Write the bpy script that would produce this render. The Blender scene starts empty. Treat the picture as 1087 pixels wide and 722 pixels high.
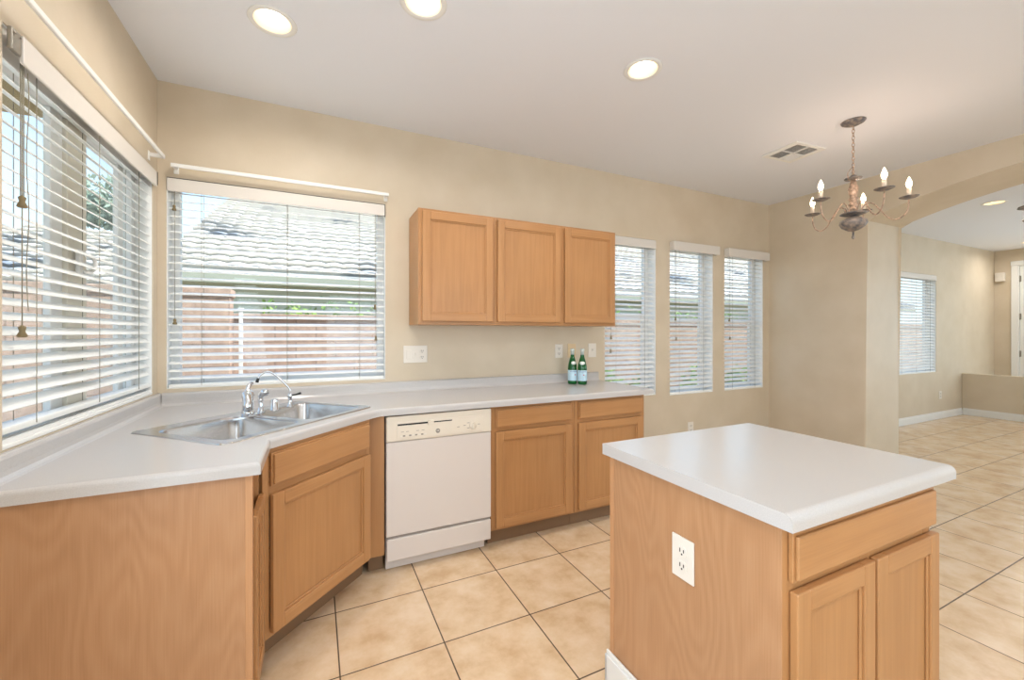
import bpy, bmesh, math, random
from mathutils import Vector, Matrix
R = math.radians
random.seed(7)
scene = bpy.context.scene
COL = scene.collection

# ------------------------------------------------------------------ camera
CAM = Vector((0.79, -2.92, 1.30))
cam = bpy.data.objects.new('camera', bpy.data.cameras.new('camera'))
COL.objects.link(cam)
cam.location = CAM
cam.rotation_euler = (R(90), 0, -0.4424)
cam.data.sensor_width = 36
cam.data.lens = 36 * 441 / 1087
cam.data.shift_y = -7.7 / 1087
cam.data.clip_start = 0.02
scene.camera = cam

# ------------------------------------------------------------------ view
vs = scene.view_settings
vs.view_transform = 'Standard'; vs.look = 'None'; vs.gamma = 1; vs.use_curve_mapping = False
vs.exposure = 0.10

# ------------------------------------------------------------------ sky
w = bpy.data.worlds.new('sky'); scene.world = w; w.use_nodes = True
nt = w.node_tree; nt.nodes.clear()
def wn(t): return nt.nodes.new(t)
tc = wn('ShaderNodeTexCoord'); sep = wn('ShaderNodeSeparateXYZ'); ramp = wn('ShaderNodeValToRGB')
nt.links.new(tc.outputs['Generated'], sep.inputs[0]); nt.links.new(sep.outputs['Z'], ramp.inputs[0])
cr = ramp.color_ramp
cr.elements[0].position = 0.0; cr.elements[0].color = (0.80, 0.88, 0.95, 1)
cr.elements[1].position = 0.75; cr.elements[1].color = (0.22, 0.42, 0.85, 1)
e = cr.elements.new(0.18); e.color = (0.62, 0.80, 0.98, 1)
e = cr.elements.new(0.42); e.color = (0.38, 0.60, 0.95, 1)
nz = wn('ShaderNodeTexNoise'); nz.inputs['Scale'].default_value = 2.2; nz.inputs['Detail'].default_value = 6
nt.links.new(tc.outputs['Generated'], nz.inputs['Vector'])
cl = wn('ShaderNodeValToRGB'); cl.color_ramp.elements[0].position = .5; cl.color_ramp.elements[1].position = .75
nt.links.new(nz.outputs['Fac'], cl.inputs[0])
mx = wn('ShaderNodeMixRGB'); mx.inputs['Color2'].default_value = (.9, .93, .96, 1)
mul = wn('ShaderNodeMath'); mul.operation = 'MULTIPLY'; mul.inputs[1].default_value = .45
nt.links.new(cl.outputs['Color'], mul.inputs[0]); nt.links.new(mul.outputs[0], mx.inputs['Fac'])
nt.links.new(ramp.outputs['Color'], mx.inputs['Color1'])
bg = wn('ShaderNodeBackground'); bg.inputs['Strength'].default_value = 1.9
out = wn('ShaderNodeOutputWorld')
nt.links.new(mx.outputs['Color'], bg.inputs['Color']); nt.links.new(bg.outputs[0], out.inputs[0])

# ------------------------------------------------------------------ sun, and added fill lamps at unseen windows
def light(kind, name, loc, rot, energy, color, **kw):
    d = bpy.data.lights.new(name, kind); d.energy = energy; d.color = color
    for k, v in kw.items(): setattr(d, k, v)
    o = bpy.data.objects.new(name, d); COL.objects.link(o); o.location = loc; o.rotation_euler = rot
    return o
SUN = light('SUN', 'sun', (8, -8, 12), (0, 0, 0), 7.0, (1.0, .96, .90), angle=R(0.6))
SUN.rotation_euler = Vector((-0.62, 0.42, -0.95)).to_track_quat('-Z', 'Y').to_euler()
# fill lamps set at added openings out of view, to brighten the room
light('AREA', 'patio_fill', (2.6, -6.12, 1.25), (R(100), 0, 0), 54, (.86, .94, 1.0), shape='RECTANGLE', size=3.2, size_y=2.0)
light('AREA', 'side_fill', (.06, -3.2, 1.40), (0, R(-97), 0), 44, (.78, .90, 1.0), shape='RECTANGLE', size=1.8, size_y=2.0)  # added fill for the faces turned left
light('AREA', 'living_fill', (8.6, -6.12, 1.3), (R(98), 0, 0), 20, (.72, .88, 1.0), shape='RECTANGLE', size=3.6, size_y=1.9)
light('AREA', 'entry_fill', (11.33, -3.4, 1.3), (0, R(90), 0), 75, (.68, .86, 1.0), shape='RECTANGLE', size=1.9, size_y=2.9)  # added fill for the sheen on the right-hand floor

# ------------------------------------------------------------------ materials
def lin(c):
    return tuple(((v/255)/12.92 if v/255 <= .04045 else ((v/255+.055)/1.055)**2.4) for v in c) + (1,)
def mat(name, rgb, rough=.5, metal=0, **kw):
    m = bpy.data.materials.new(name); m.use_nodes = True
    b = m.node_tree.nodes['Principled BSDF']
    b.inputs['Base Color'].default_value = lin(rgb); b.inputs['Roughness'].default_value = rough
    b.inputs['Metallic'].default_value = metal
    for k, v in kw.items(): b.inputs[k].default_value = v
    return m
def nd(m, t, **kw):
    n = m.node_tree.nodes.new(t)
    for k, v in kw.items():
        if hasattr(n, k): setattr(n, k, v)
        else: n.inputs[k].default_value = v
    return n
def ln(m, a, b): m.node_tree.links.new(a, b)
def B(m): return m.node_tree.nodes['Principled BSDF']
def objco(m): return nd(m, 'ShaderNodeTexCoord').outputs['Object']
def add_bump(m, scale, strength, dist=.002, detail=4):
    n = nd(m, 'ShaderNodeTexNoise'); n.inputs['Scale'].default_value = scale; n.inputs['Detail'].default_value = detail
    g = nd(m, 'ShaderNodeNewGeometry'); ln(m, g.outputs['Position'], n.inputs['Vector'])
    b = nd(m, 'ShaderNodeBump'); b.inputs['Strength'].default_value = strength; b.inputs['Distance'].default_value = dist
    ln(m, n.outputs['Fac'], b.inputs['Height']); ln(m, b.outputs['Normal'], B(m).inputs['Normal'])
def noisy(m, c1, c2, scale, detail=5, lo=.35, hi=.65, pos=True):
    n = nd(m, 'ShaderNodeTexNoise'); n.inputs['Scale'].default_value = scale; n.inputs['Detail'].default_value = detail
    src = nd(m, 'ShaderNodeNewGeometry').outputs['Position'] if pos else objco(m)
    ln(m, src, n.inputs['Vector'])
    r = nd(m, 'ShaderNodeValToRGB'); r.color_ramp.elements[0].position = lo; r.color_ramp.elements[1].position = hi
    r.color_ramp.elements[0].color = lin(c1); r.color_ramp.elements[1].color = lin(c2)
    ln(m, n.outputs['Fac'], r.inputs[0]); ln(m, r.outputs[0], B(m).inputs['Base Color'])
    return m

M = {}
M['wall'] = mat('wall_paint', (208, 190, 164), .55); noisy(M['wall'], (205, 190, 166), (212, 198, 176), 3); add_bump(M['wall'], 55, .10, .004)
M['ceil'] = mat('ceiling_paint', (232, 234, 240), .7); add_bump(M['ceil'], 60, .10, .004)
M['white'] = mat('white_paint', (235, 234, 230), .4)
M['vinyl'] = mat('window_vinyl', (244, 244, 241), .35)
M['cream_vinyl'] = mat('cream_vinyl', (240, 234, 218), .4)
M['slat'] = mat('blind_slat', (246, 247, 244), .35)
M['rail'] = mat('blind_rail', (220, 214, 206), .4)
M['cord'] = mat('cord', (150, 142, 122), .8)
M['tassel'] = mat('tassel', (128, 112, 78), .5)
M['clip_gap_dark'] = mat('dark_clip_and_gap', (52, 50, 48), .5)
M['bracket'] = mat('bracket_metal', (150, 145, 135), .4, .6)
M['steel'] = mat('stainless', (205, 205, 205), .24, 1.0)
M['chrome'] = mat('chrome', (225, 228, 232), .07, 1.0)
M['black'] = mat('black_plastic', (22, 22, 22), .4)
M['laminate'] = mat('laminate', (214, 210, 208), .2); noisy(M['laminate'], (189, 186, 184), (197, 194, 192), 400, 2)
M['dw'] = mat('dishwasher_enamel', (215, 206, 199), .3)
M['dw_panel'] = mat('dishwasher_panel', (224, 214, 198), .35)
M['dw_grey'] = mat('dishwasher_print', (150, 142, 134), .5)
M['plate'] = mat('plate_plastic', (228, 221, 210), .35)
M['plate_beige'] = mat('plate_painted', (222, 196, 156), .45)
M['slot'] = mat('socket_slot', (70, 62, 54), .6)
M['bulb'] = mat('bulb_glow', (255, 240, 215), .3)
for n_, c_, s_ in (('bulb', (1, .82, .58, 1), 9.0),):
    B(M[n_]).inputs['Emission Color'].default_value = c_; B(M[n_]).inputs['Emission Strength'].default_value = s_
M['lamp'] = mat('downlight_lamp', (255, 240, 210), .3)
B(M['lamp']).inputs['Emission Color'].default_value = (1, .96, .88, 1); B(M['lamp']).inputs['Emission Strength'].default_value = 8
M['baffle'] = mat('downlight_baffle', (245, 225, 190), .5)
M['pewter'] = mat('antique_pewter', (125, 115, 105), .5, .2); noisy(M['pewter'], (96, 96, 100), (160, 146, 134), 38, 4, pos=False)
M['copper'] = mat('rubbed_bronze', (165, 130, 105), .45, .3); noisy(M['copper'], (140, 120, 104), (214, 180, 154), 60, 4, pos=False)
M['candle'] = mat('candle_sleeve', (240, 222, 200), .5)
M['kick'] = mat('toe_kick', (128, 98, 70), .6)
M['ventshade'] = mat('vent_shade', (112, 102, 94), .8)
M['green_glass'] = mat('green_glass', (10, 110, 48), .06, 0, **{'Transmission Weight': .55, 'IOR': 1.5})
M['label'] = mat('paper_label', (186, 214, 228), .6)
M['label_white'] = mat('neck_label', (228, 232, 228), .6)
M['blue_ink'] = mat('blue_ink', (35, 60, 120), .6)
M['red_ink'] = mat('red_ink', (190, 40, 50), .6)
M['foil'] = mat('bottle_cap', (205, 215, 212), .35, .3)
M['soffit'] = mat('soffit_paint', (190, 172, 128), .8)
M['stucco'] = mat('neighbour_stucco', (196, 196, 172), .9)
M['fascia'] = mat('fascia_paint', (176, 176, 156), .8)
M['ground'] = mat('gravel', (176, 160, 140), .95); noisy(M['ground'], (150, 134, 116), (196, 182, 160), 40)

def wood(name, c1, c2, c3, axis='z', fine=1.0, cath=.35, figured=False):
    m = bpy.data.materials.new(name); m.use_nodes = True
    b = B(m); b.inputs['Roughness'].default_value = .38
    co = objco(m)
    mp = nd(m, 'ShaderNodeMapping'); ln(m, co, mp.inputs[0])
    s = (3.4, 3.4, .75) if figured else {'z': (9, 9, .55), 'x': (.55, 9, 9), 'y': (9, .55, 9)}[axis]
    mp.inputs['Scale'].default_value = s
    n1 = nd(m, 'ShaderNodeTexNoise'); n1.inputs['Scale'].default_value = 1.0; n1.inputs['Detail'].default_value = 2
    ln(m, mp.outputs[0], n1.inputs['Vector'])
    # growth rings: sine of a slowly varying field gives cathedral figure
    ms = nd(m, 'ShaderNodeMath', operation='MULTIPLY'); ms.inputs[1].default_value = 150 if figured else 42; ln(m, n1.outputs['Fac'], ms.inputs[0])
    sn = nd(m, 'ShaderNodeMath', operation='SINE'); ln(m, ms.outputs[0], sn.inputs[0])
    mp2 = nd(m, 'ShaderNodeMapping'); ln(m, co, mp2.inputs[0])
    mp2.inputs['Scale'].default_value = {'z': (260, 260, 6), 'x': (6, 260, 260), 'y': (260, 6, 260)}[axis]
    n2 = nd(m, 'ShaderNodeTexNoise'); n2.inputs['Scale'].default_value = fine; n2.inputs['Detail'].default_value = 3
    ln(m, mp2.outputs[0], n2.inputs['Vector'])
    a = nd(m, 'ShaderNodeMath', operation='MULTIPLY_ADD'); a.inputs[1].default_value = cath*.5; a.inputs[2].default_value = .25
    ln(m, sn.outputs[0], a.inputs[0])
    a2 = nd(m, 'ShaderNodeMath', operation='MULTIPLY_ADD'); a2.inputs[1].default_value = .5
    ln(m, n2.outputs['Fac'], a2.inputs[0]); ln(m, a.outputs[0], a2.inputs[2])
    r = nd(m, 'ShaderNodeValToRGB'); ln(m, a2.outputs[0], r.inputs[0])
    r.color_ramp.elements[0].position = .15; r.color_ramp.elements[0].color = lin(c1)
    r.color_ramp.elements[1].position = .85; r.color_ramp.elements[1].color = lin(c3)
    e = r.color_ramp.elements.new(.5); e.color = lin(c2)
    n3 = nd(m, 'ShaderNodeTexNoise'); n3.inputs['Scale'].default_value = 3.0; n3.inputs['Detail'].default_value = 2
    ln(m, co, n3.inputs['Vector'])
    mr = nd(m, 'ShaderNodeMapRange'); mr.inputs[1].default_value = .3; mr.inputs[2].default_value = .7; mr.inputs[3].default_value = .93; mr.inputs[4].default_value = 1.05
    ln(m, n3.outputs['Fac'], mr.inputs[0])
    mm = nd(m, 'ShaderNodeVectorMath', operation='SCALE'); ln(m, r.outputs[0], mm.inputs[0]); ln(m, mr.outputs[0], mm.inputs['Scale'])
    ln(m, mm.outputs[0], b.inputs['Base Color'])
    return m
W = ((164, 116, 72), (178, 129, 82), (187, 139, 92))
M['wood_z'] = wood('maple_upright', *W, 'z', 1, .16)
M['wood_x'] = wood('maple_rail', *W, 'x', 1, .16)
M['panel'] = wood('maple_veneer', (166, 121, 84), (181, 136, 98), (192, 150, 113), 'z', 1, .16, True)
M['edge'] = wood('maple_edge', (184, 134, 92), (194, 145, 103), (202, 154, 112), 'z', 1, .1)

# floor tile
def tile_mat():
    m = bpy.data.materials.new('ceramic_floor_tile'); m.use_nodes = True; b = B(m)
    g = nd(m, 'ShaderNodeNewGeometry'); sp = nd(m, 'ShaderNodeSeparateXYZ'); ln(m, g.outputs['Position'], sp.inputs[0])
    def cell(o, off, pitch):
        s = nd(m, 'ShaderNodeMath', operation='SUBTRACT'); s.inputs[1].default_value = off; ln(m, o, s.inputs[0])
        d = nd(m, 'ShaderNodeMath', operation='DIVIDE'); d.inputs[1].default_value = pitch; ln(m, s.outputs[0], d.inputs[0])
        fl = nd(m, 'ShaderNodeMath', operation='FLOOR'); ln(m, d.outputs[0], fl.inputs[0])
        fr = nd(m, 'ShaderNodeMath', operation='FRACT'); ln(m, d.outputs[0], fr.inputs[0])
        p = nd(m, 'ShaderNodeMath', operation='PINGPONG'); p.inputs[1].default_value = .5; ln(m, fr.outputs[0], p.inputs[0])
        q = nd(m, 'ShaderNodeMath', operation='MULTIPLY'); q.inputs[1].default_value = pitch; ln(m, p.outputs[0], q.inputs[0])
        return fl.outputs[0], q.outputs[0]
    fx, dx = cell(sp.outputs['X'], .875, .4052); fy, dy = cell(sp.outputs['Y'], -.827, .3962)
    mn = nd(m, 'ShaderNodeMath', operation='MINIMUM'); ln(m, dx, mn.inputs[0]); ln(m, dy, mn.inputs[1])
    gr = nd(m, 'ShaderNodeMapRange'); gr.inputs[1].default_value = .0020; gr.inputs[2].default_value = .0036; ln(m, mn.outputs[0], gr.inputs[0])
    cb = nd(m, 'ShaderNodeCombineXYZ'); ln(m, fx, cb.inputs[0]); ln(m, fy, cb.inputs[1])
    wn_ = nd(m, 'ShaderNodeTexWhiteNoise', noise_dimensions='3D'); ln(m, cb.outputs[0], wn_.inputs['Vector'])
    off = nd(m, 'ShaderNodeVectorMath', operation='SCALE'); off.inputs['Scale'].default_value = 20; ln(m, wn_.outputs['Color'], off.inputs[0])
    ad = nd(m, 'ShaderNodeVectorMath', operation='ADD'); ln(m, off.outputs[0], ad.inputs[0]); ln(m, g.outputs['Position'], ad.inputs[1])
    n = nd(m, 'ShaderNodeTexNoise'); n.inputs['Scale'].default_value = 7; n.inputs['Detail'].default_value = 7; n.inputs['Roughness'].default_value = .62
    ln(m, ad.outputs[0], n.inputs['Vector'])
    r = nd(m, 'ShaderNodeValToRGB'); ln(m, n.outputs['Fac'], r.inputs[0])
    r.color_ramp.elements[0].position = .33; r.color_ramp.elements[0].color = lin((202, 170, 134))
    r.color_ramp.elements[1].position = .68; r.color_ramp.elements[1].color = lin((226, 204, 176))
    e = r.color_ramp.elements.new(.5); e.color = lin((217, 190, 156))
    mx = nd(m, 'ShaderNodeMixRGB'); mx.inputs['Color1'].default_value = lin((92, 78, 64)); ln(m, gr.outputs[0], mx.inputs['Fac']); ln(m, r.outputs[0], mx.inputs['Color2'])
    ln(m, mx.outputs[0], b.inputs['Base Color'])
    b.inputs['Roughness'].default_value = .24
    bp = nd(m, 'ShaderNodeBump'); bp.inputs['Strength'].default_value = .5; bp.inputs['Distance'].default_value = .002
    ln(m, gr.outputs[0], bp.inputs['Height']); ln(m, bp.outputs[0], b.inputs['Normal'])
    return m
M['tile'] = tile_mat()

# glass: clear with a fresnel sheen
def glass_mat():
    m = bpy.data.materials.new('window_glass'); m.use_nodes = True; t = m.node_tree; t.nodes.remove(B(m))
    o = t.nodes['Material Output']
    a = t.nodes.new('ShaderNodeBsdfTransparent'); a.inputs[0].default_value = (.93, .96, .95, 1)
    g = t.nodes.new('ShaderNodeBsdfGlossy'); g.inputs['Roughness'].default_value = .02
    lw = t.nodes.new('ShaderNodeLayerWeight'); lw.inputs[0].default_value = .5
    pw = t.nodes.new('ShaderNodeMath'); pw.operation = 'POWER'; pw.inputs[1].default_value = 4.0; t.links.new(lw.outputs['Facing'], pw.inputs[0])
    f = t.nodes.new('ShaderNodeMath'); f.operation = 'MULTIPLY_ADD'; f.inputs[1].default_value = .6; f.inputs[2].default_value = .03; t.links.new(pw.outputs[0], f.inputs[0])
    x = t.nodes.new('ShaderNodeMixShader'); t.links.new(f.outputs[0], x.inputs[0]); t.links.new(a.outputs[0], x.inputs[1]); t.links.new(g.outputs[0], x.inputs[2])
    t.links.new(x.outputs[0], o.inputs[0]); return m
M['glass'] = glass_mat()

# block wall (garden) : courses of pinkish tan block
def block_mat():
    m = bpy.data.materials.new('garden_block'); m.use_nodes = True; b = B(m); b.inputs['Roughness'].default_value = .95
    g = nd(m, 'ShaderNodeNewGeometry'); sp = nd(m, 'ShaderNodeSeparateXYZ'); ln(m, g.outputs['Position'], sp.inputs[0])
    ad = nd(m, 'ShaderNodeMath', operation='ADD'); ln(m, sp.outputs['X'], ad.inputs[0]); ln(m, sp.outputs['Y'], ad.inputs[1])
    cb = nd(m, 'ShaderNodeCombineXYZ'); ln(m, ad.outputs[0], cb.inputs[0]); ln(m, sp.outputs['Z'], cb.inputs[1])
    k = nd(m, 'ShaderNodeTexBrick'); ln(m, cb.outputs[0], k.inputs['Vector'])
    k.inputs['Scale'].default_value = 1; k.inputs['Brick Width'].default_value = .40; k.inputs['Row Height'].default_value = .2
    k.inputs['Mortar Size'].default_value = .006
    k.inputs['Color1'].default_value = lin((206, 176, 156)); k.inputs['Color2'].default_value = lin((194, 162, 142)); k.inputs['Mortar'].default_value = lin((160, 136, 120))
    n = nd(m, 'ShaderNodeTexNoise'); n.inputs['Scale'].default_value = 18; n.inputs['Detail'].default_value = 8; ln(m, g.outputs['Position'], n.inputs['Vector'])
    mr = nd(m, 'ShaderNodeMapRange'); mr.inputs[1].default_value = .3; mr.inputs[2].default_value = .7; mr.inputs[3].default_value = .8; mr.inputs[4].default_value = 1.15; ln(m, n.outputs['Fac'], mr.inputs[0])
    v = nd(m, 'ShaderNodeVectorMath', operation='SCALE'); ln(m, k.outputs['Color'], v.inputs[0]); ln(m, mr.outputs[0], v.inputs['Scale'])
    ln(m, v.outputs[0], b.inputs['Base Color']); return m
M['block'] = block_mat()
M['rooftile'] = mat('roof_tile', (200, 190, 178), .85); noisy(M['rooftile'], (142, 147, 154), (232, 226, 216), .55, 6, .34, .44)
M['leaf'] = mat('leaf', (110, 150, 60), .6); noisy(M['leaf'], (66, 104, 40), (168, 196, 96), 14, 3)
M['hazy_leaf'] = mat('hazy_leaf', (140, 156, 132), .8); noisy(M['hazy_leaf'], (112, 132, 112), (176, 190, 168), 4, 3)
M['bark'] = mat('bark', (110, 90, 70), .9)

# ------------------------------------------------------------------ mesh helpers
class MB:
    def __init__(s): s.bm = bmesh.new(); s.mi = 0
    def _fin(s, faces, bevel, seg, edges=None):
        for f in faces: f.material_index = s.mi
        if bevel:
            es = edges or list({e for f in faces for e in f.edges})
            r = bmesh.ops.bevel(s.bm, geom=es, offset=bevel, segments=seg, profile=.5, affect='EDGES', clamp_overlap=True)
            for f in r['faces']: f.material_index = s.mi
    def box(s, x0, x1, y0, y1, z0, z1, bevel=0, seg=2, mi=0, mtx=None):
        s.mi = mi
        vs_ = [s.bm.verts.new(Vector((x, y, z)) if mtx is None else mtx @ Vector((x, y, z))) for z in (z0, z1) for x, y in ((x0, y0), (x1, y0), (x1, y1), (x0, y1))]
        idx = ((3, 2, 1, 0), (4, 5, 6, 7), (0, 1, 5, 4), (1, 2, 6, 5), (2, 3, 7, 6), (3, 0, 4, 7))
        fs = [s.bm.faces.new([vs_[i] for i in f]) for f in idx]
        s._fin(fs, bevel, seg); return s
    def prism(s, pts, z0, z1, bevel=0, seg=2, mi=0, axis='z', mtx=None):
        """pts = outline in the plane across the axis (counter-clockwise for z)"""
        s.mi = mi
        def P(a, b, h):
            v = {'z': (a, b, h), 'x': (h, a, b), 'y': (a, h, b)}[axis]
            v = Vector(v); return v if mtx is None else mtx @ v
        lo = [s.bm.verts.new(P(a, b, z0)) for a, b in pts]; hi = [s.bm.verts.new(P(a, b, z1)) for a, b in pts]
        n = len(pts)
        fs = [s.bm.faces.new(list(reversed(lo))), s.bm.faces.new(hi)]
        fs += [s.bm.faces.new([lo[i], lo[(i+1) % n], hi[(i+1) % n], hi[i]]) for i in range(n)]
        s._fin(fs, bevel, seg); return s
    def lathe(s, prof, c=(0, 0, 0), n=24, mi=0, mtx=None, closed=True):
        """prof = (radius, height) from the bottom up, capped at both ends"""
        s.mi = mi; rings = []
        for r, z in prof:
            ring = []
            for i in range(n):
                a = 2*math.pi*i/n
                v = Vector((c[0]+r*math.cos(a), c[1]+r*math.sin(a), c[2]+z))
                ring.append(s.bm.verts.new(v if mtx is None else mtx @ v))
            rings.append(ring)
        fs = []
        for a, b in zip(rings, rings[1:]):
            for i in range(n): fs.append(s.bm.faces.new([a[i], a[(i+1) % n], b[(i+1) % n], b[i]]))
        if closed:
            fs.append(s.bm.faces.new(list(reversed(rings[0])))); fs.append(s.bm.faces.new(rings[-1]))
        for f in fs: f.material_index = mi; f.smooth = True
        return s
    def cyl(s, c, r, h, n=24, mi=0, mtx=None): return s.lathe([(r, 0), (r, h)], c, n, mi, mtx)
    def tube(s, pts, r, n=10, mi=0, closed=False):
        pts = [Vector(p) for p in pts]; rr = r if isinstance(r, (list, tuple)) else [r]*len(pts)
        rings = []; prev = None; N = len(pts)
        for i, p in enumerate(pts):
            if closed: d = pts[(i+1) % N]-pts[(i-1) % N]
            else: d = (pts[min(i+1, N-1)]-pts[max(i-1, 0)])
            d.normalize()
            u = (prev - d*prev.dot(d)) if prev else d.orthogonal()
            if u.length < 1e-6: u = d.orthogonal()
            u.normalize(); prev = u; v = d.cross(u)
            rings.append([s.bm.verts.new(p + (u*math.cos(2*math.pi*k/n)+v*math.sin(2*math.pi*k/n))*rr[i]) for k in range(n)])
        fs = []
        prs = list(zip(rings, rings[1:])) + ([(rings[-1], rings[0])] if closed else [])
        for a, b in prs:
            for k in range(n): fs.append(s.bm.faces.new([a[k], a[(k+1) % n], b[(k+1) % n], b[k]]))
        if not closed: fs.append(s.bm.faces.new(list(reversed(rings[0])))); fs.append(s.bm.faces.new(rings[-1]))
        for f in fs: f.material_index = mi; f.smooth = True
        return s
    def build(s, name, mats, parent=None):
        bmesh.ops.recalc_face_normals(s.bm, faces=s.bm.faces)
        me = bpy.data.meshes.new(name); s.bm.to_mesh(me); s.bm.free()
        for m in (mats if isinstance(mats, (list, tuple)) else [mats]): me.materials.append(M[m])
        o = bpy.data.objects.new(name, me); COL.objects.link(o)
        if parent: o.parent = parent
        return o
def smooth_pts(pts, sub=6):
    pts = [Vector(p) for p in pts]; out_ = []
    P = [2*pts[0]-pts[1]] + pts + [2*pts[-1]-pts[-2]]
    for i in range(1, len(P)-2):
        for k in range(sub):
            t = k/sub; a, b, c, d = P[i-1:i+3]
            out_.append(.5*((2*b)+(c-a)*t+(2*a-5*b+4*c-d)*t*t+(3*b-a-3*c+d)*t**3))
    out_.append(pts[-1]); return out_
def thing(name, label, cat, loc=(0, 0, 0), rz=0, group=None, kind=None):
    o = bpy.data.objects.new(name, None); COL.objects.link(o); o.location = loc; o.rotation_euler = (0, 0, rz)
    o.empty_display_size = .1
    return tag(o, label, cat, group, kind)
def tag(o, label=None, cat=None, group=None, kind=None):
    if label: o['label'] = label
    if cat: o['category'] = cat
    if group: o['group'] = group
    if kind: o['kind'] = kind
    return o
def struct(o, label, cat): return tag(o, label, cat, None, 'structure')
def text_mesh(name, body, size, m, parent, mtx, align='CENTER', wrap=None):
    cu = bpy.data.curves.new('t', 'FONT'); cu.body = body; cu.size = size; cu.align_x = align; cu.align_y = 'CENTER'; cu.extrude = .0002
    t = bpy.data.objects.new('t', cu); COL.objects.link(t)
    bpy.context.view_layer.update()
    me = bpy.data.meshes.new_from_object(t.evaluated_get(bpy.context.evaluated_depsgraph_get()))
    bpy.data.objects.remove(t); bpy.data.curves.remove(cu)
    for v in me.vertices:
        p = Vector(v.co)
        if wrap:
            a = p.x/wrap[0]+wrap[1]; p = Vector((wrap[0]*math.sin(a)+p.z*0, -(wrap[0]+p.z)*math.cos(a), p.y)); p.x = (wrap[0]+v.co.z)*math.sin(a)
        v.co = mtx @ p
    me.materials.clear(); me.materials.append(M[m])
    o = bpy.data.objects.new(name, me); COL.objects.link(o); o.parent = parent; return o
FACE = Matrix.Rotation(R(90), 4, 'X')   # text facing -y

# ================================================================== SETTING
def grid_wall(name, us, zs, holes, t0, t1, axis, m):
    """wall in the plane of `axis` ('y': runs along x; 'x': runs along y), between t0 and t1, holes = (u0,u1,z0,z1)"""
    us = sorted(set(us + [v for h in holes for v in h[:2]])); zs = sorted(set(zs + [v for h in holes for v in h[2:]]))
    bm = bmesh.new(); cache = {}
    def V(u, z, t):
        k = (round(u, 5), round(z, 5), t)
        if k not in cache: cache[k] = bm.verts.new((u, t, z) if axis == 'y' else (t, u, z))
        return cache[k]
    full = lambda i, j: 0 <= i < len(us)-1 and 0 <= j < len(zs)-1 and not any(h[0] <= (us[i]+us[i+1])/2 <= h[1] and h[2] <= (zs[j]+zs[j+1])/2 <= h[3] for h in holes)
    for i in range(len(us)-1):
        for j in range(len(zs)-1):
            if not full(i, j): continue
            a, b, c, d = us[i], us[i+1], zs[j], zs[j+1]
            for t in (t0, t1): bm.faces.new([V(a, c, t), V(b, c, t), V(b, d, t), V(a, d, t)])
            if not full(i-1, j): bm.faces.new([V(a, c, t0), V(a, d, t0), V(a, d, t1), V(a, c, t1)])
            if not full(i+1, j): bm.faces.new([V(b, c, t0), V(b, d, t0), V(b, d, t1), V(b, c, t1)])
            if not full(i, j-1): bm.faces.new([V(a, c, t0), V(b, c, t0), V(b, c, t1), V(a, c, t1)])
            if not full(i, j+1): bm.faces.new([V(a, d, t0), V(b, d, t0), V(b, d, t1), V(a, d, t1)])
    bmesh.ops.recalc_face_normals(bm, faces=bm.faces)
    me = bpy.data.meshes.new(name); bm.to_mesh(me); bm.free(); me.materials.append(M[m])
    o = bpy.data.objects.new(name, me); COL.objects.link(o); return o

H = 2.70
XE, YE = 11.4, -6.2
holes_back = [(.039, 1.222, .985, 2.172), (3.065, 3.655, .722, 2.158), (3.829, 4.419, .705, 2.158), (4.586, 5.2, .705, 2.158), (8.05, 9.245, .71, 2.160)]
hole_left = [(-1.262, -.07, .968, 2.172), (-4.2, -2.2, .40, 2.3)]
struct(grid_wall('wall_back', [-.15, XE+.15], [0, H], holes_back, 0, .15, 'y', 'wall'), 'beige painted wall behind the sink and the upper cabinets', 'wall')
struct(grid_wall('wall_left', [YE-.15, 0], [0, H], hole_left, -.15, 0, 'x', 'wall'), 'beige painted wall at left holding the wide side window', 'wall')
struct(grid_wall('wall_rear', [-.15, XE+.15], [0, H], [(1.0, 4.2, .02, 2.2), (6.8, 10.4, .3, 2.3)], YE-.15, YE, 'y', 'wall'), 'beige painted wall behind the camera', 'wall')
struct(grid_wall('wall_far', [YE, 0], [0, H], [(-1.22, -.27, 0, 2.43), (-4.9, -1.9, .3, 2.3)], XE, XE+.15, 'x', 'wall'), 'beige wall at the far end of the living room with the door', 'wall')

def pierced(name, x0, x1, y0, y1, z0, z1, holes, m):
    """slab with round holes"""
    bm = bmesh.new(); loops = []
    def loop(pts):
        v = [bm.verts.new((x, y, z0)) for x, y in pts]; loops.append(v)
        return [bm.edges.new((v[i], v[(i+1) % len(v)])) for i in range(len(v))]
    es = loop([(x0, y0), (x1, y0), (x1, y1), (x0, y1)])
    for cx_, cy_, r in holes: es += loop([(cx_+r*math.cos(a*math.pi/16), cy_+r*math.sin(a*math.pi/16)) for a in range(32)])
    bmesh.ops.triangle_fill(bm, edges=es, use_beauty=True)
    ret = bmesh.ops.extrude_face_region(bm, geom=bm.faces[:])
    for v in ret['geom']:
        if isinstance(v, bmesh.types.BMVert): v.co.z = z1
    bmesh.ops.recalc_face_normals(bm, faces=bm.faces)
    me = bpy.data.meshes.new(name); bm.to_mesh(me); bm.free(); me.materials.append(M[m])
    o = bpy.data.objects.new(name, me); COL.objects.link(o); return o
CANS = [(.617, -.770), (1.205, -1.165), (2.366, -1.220)]
HIDDEN_CANS = [(.62, -3.2), (1.9, -4.2), (3.6, -3.2), (7.4, -1.1), (7.4, -3.6), (10.75, -.55), (9.6, -3.6)]
struct(pierced('ceiling', -.15, XE+.15, YE-.15, .15, H, H+.2, [(x, y, .078) for x, y in CANS+HIDDEN_CANS], 'ceil'), 'flat white painted ceiling with recessed lights', 'ceiling')
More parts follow.
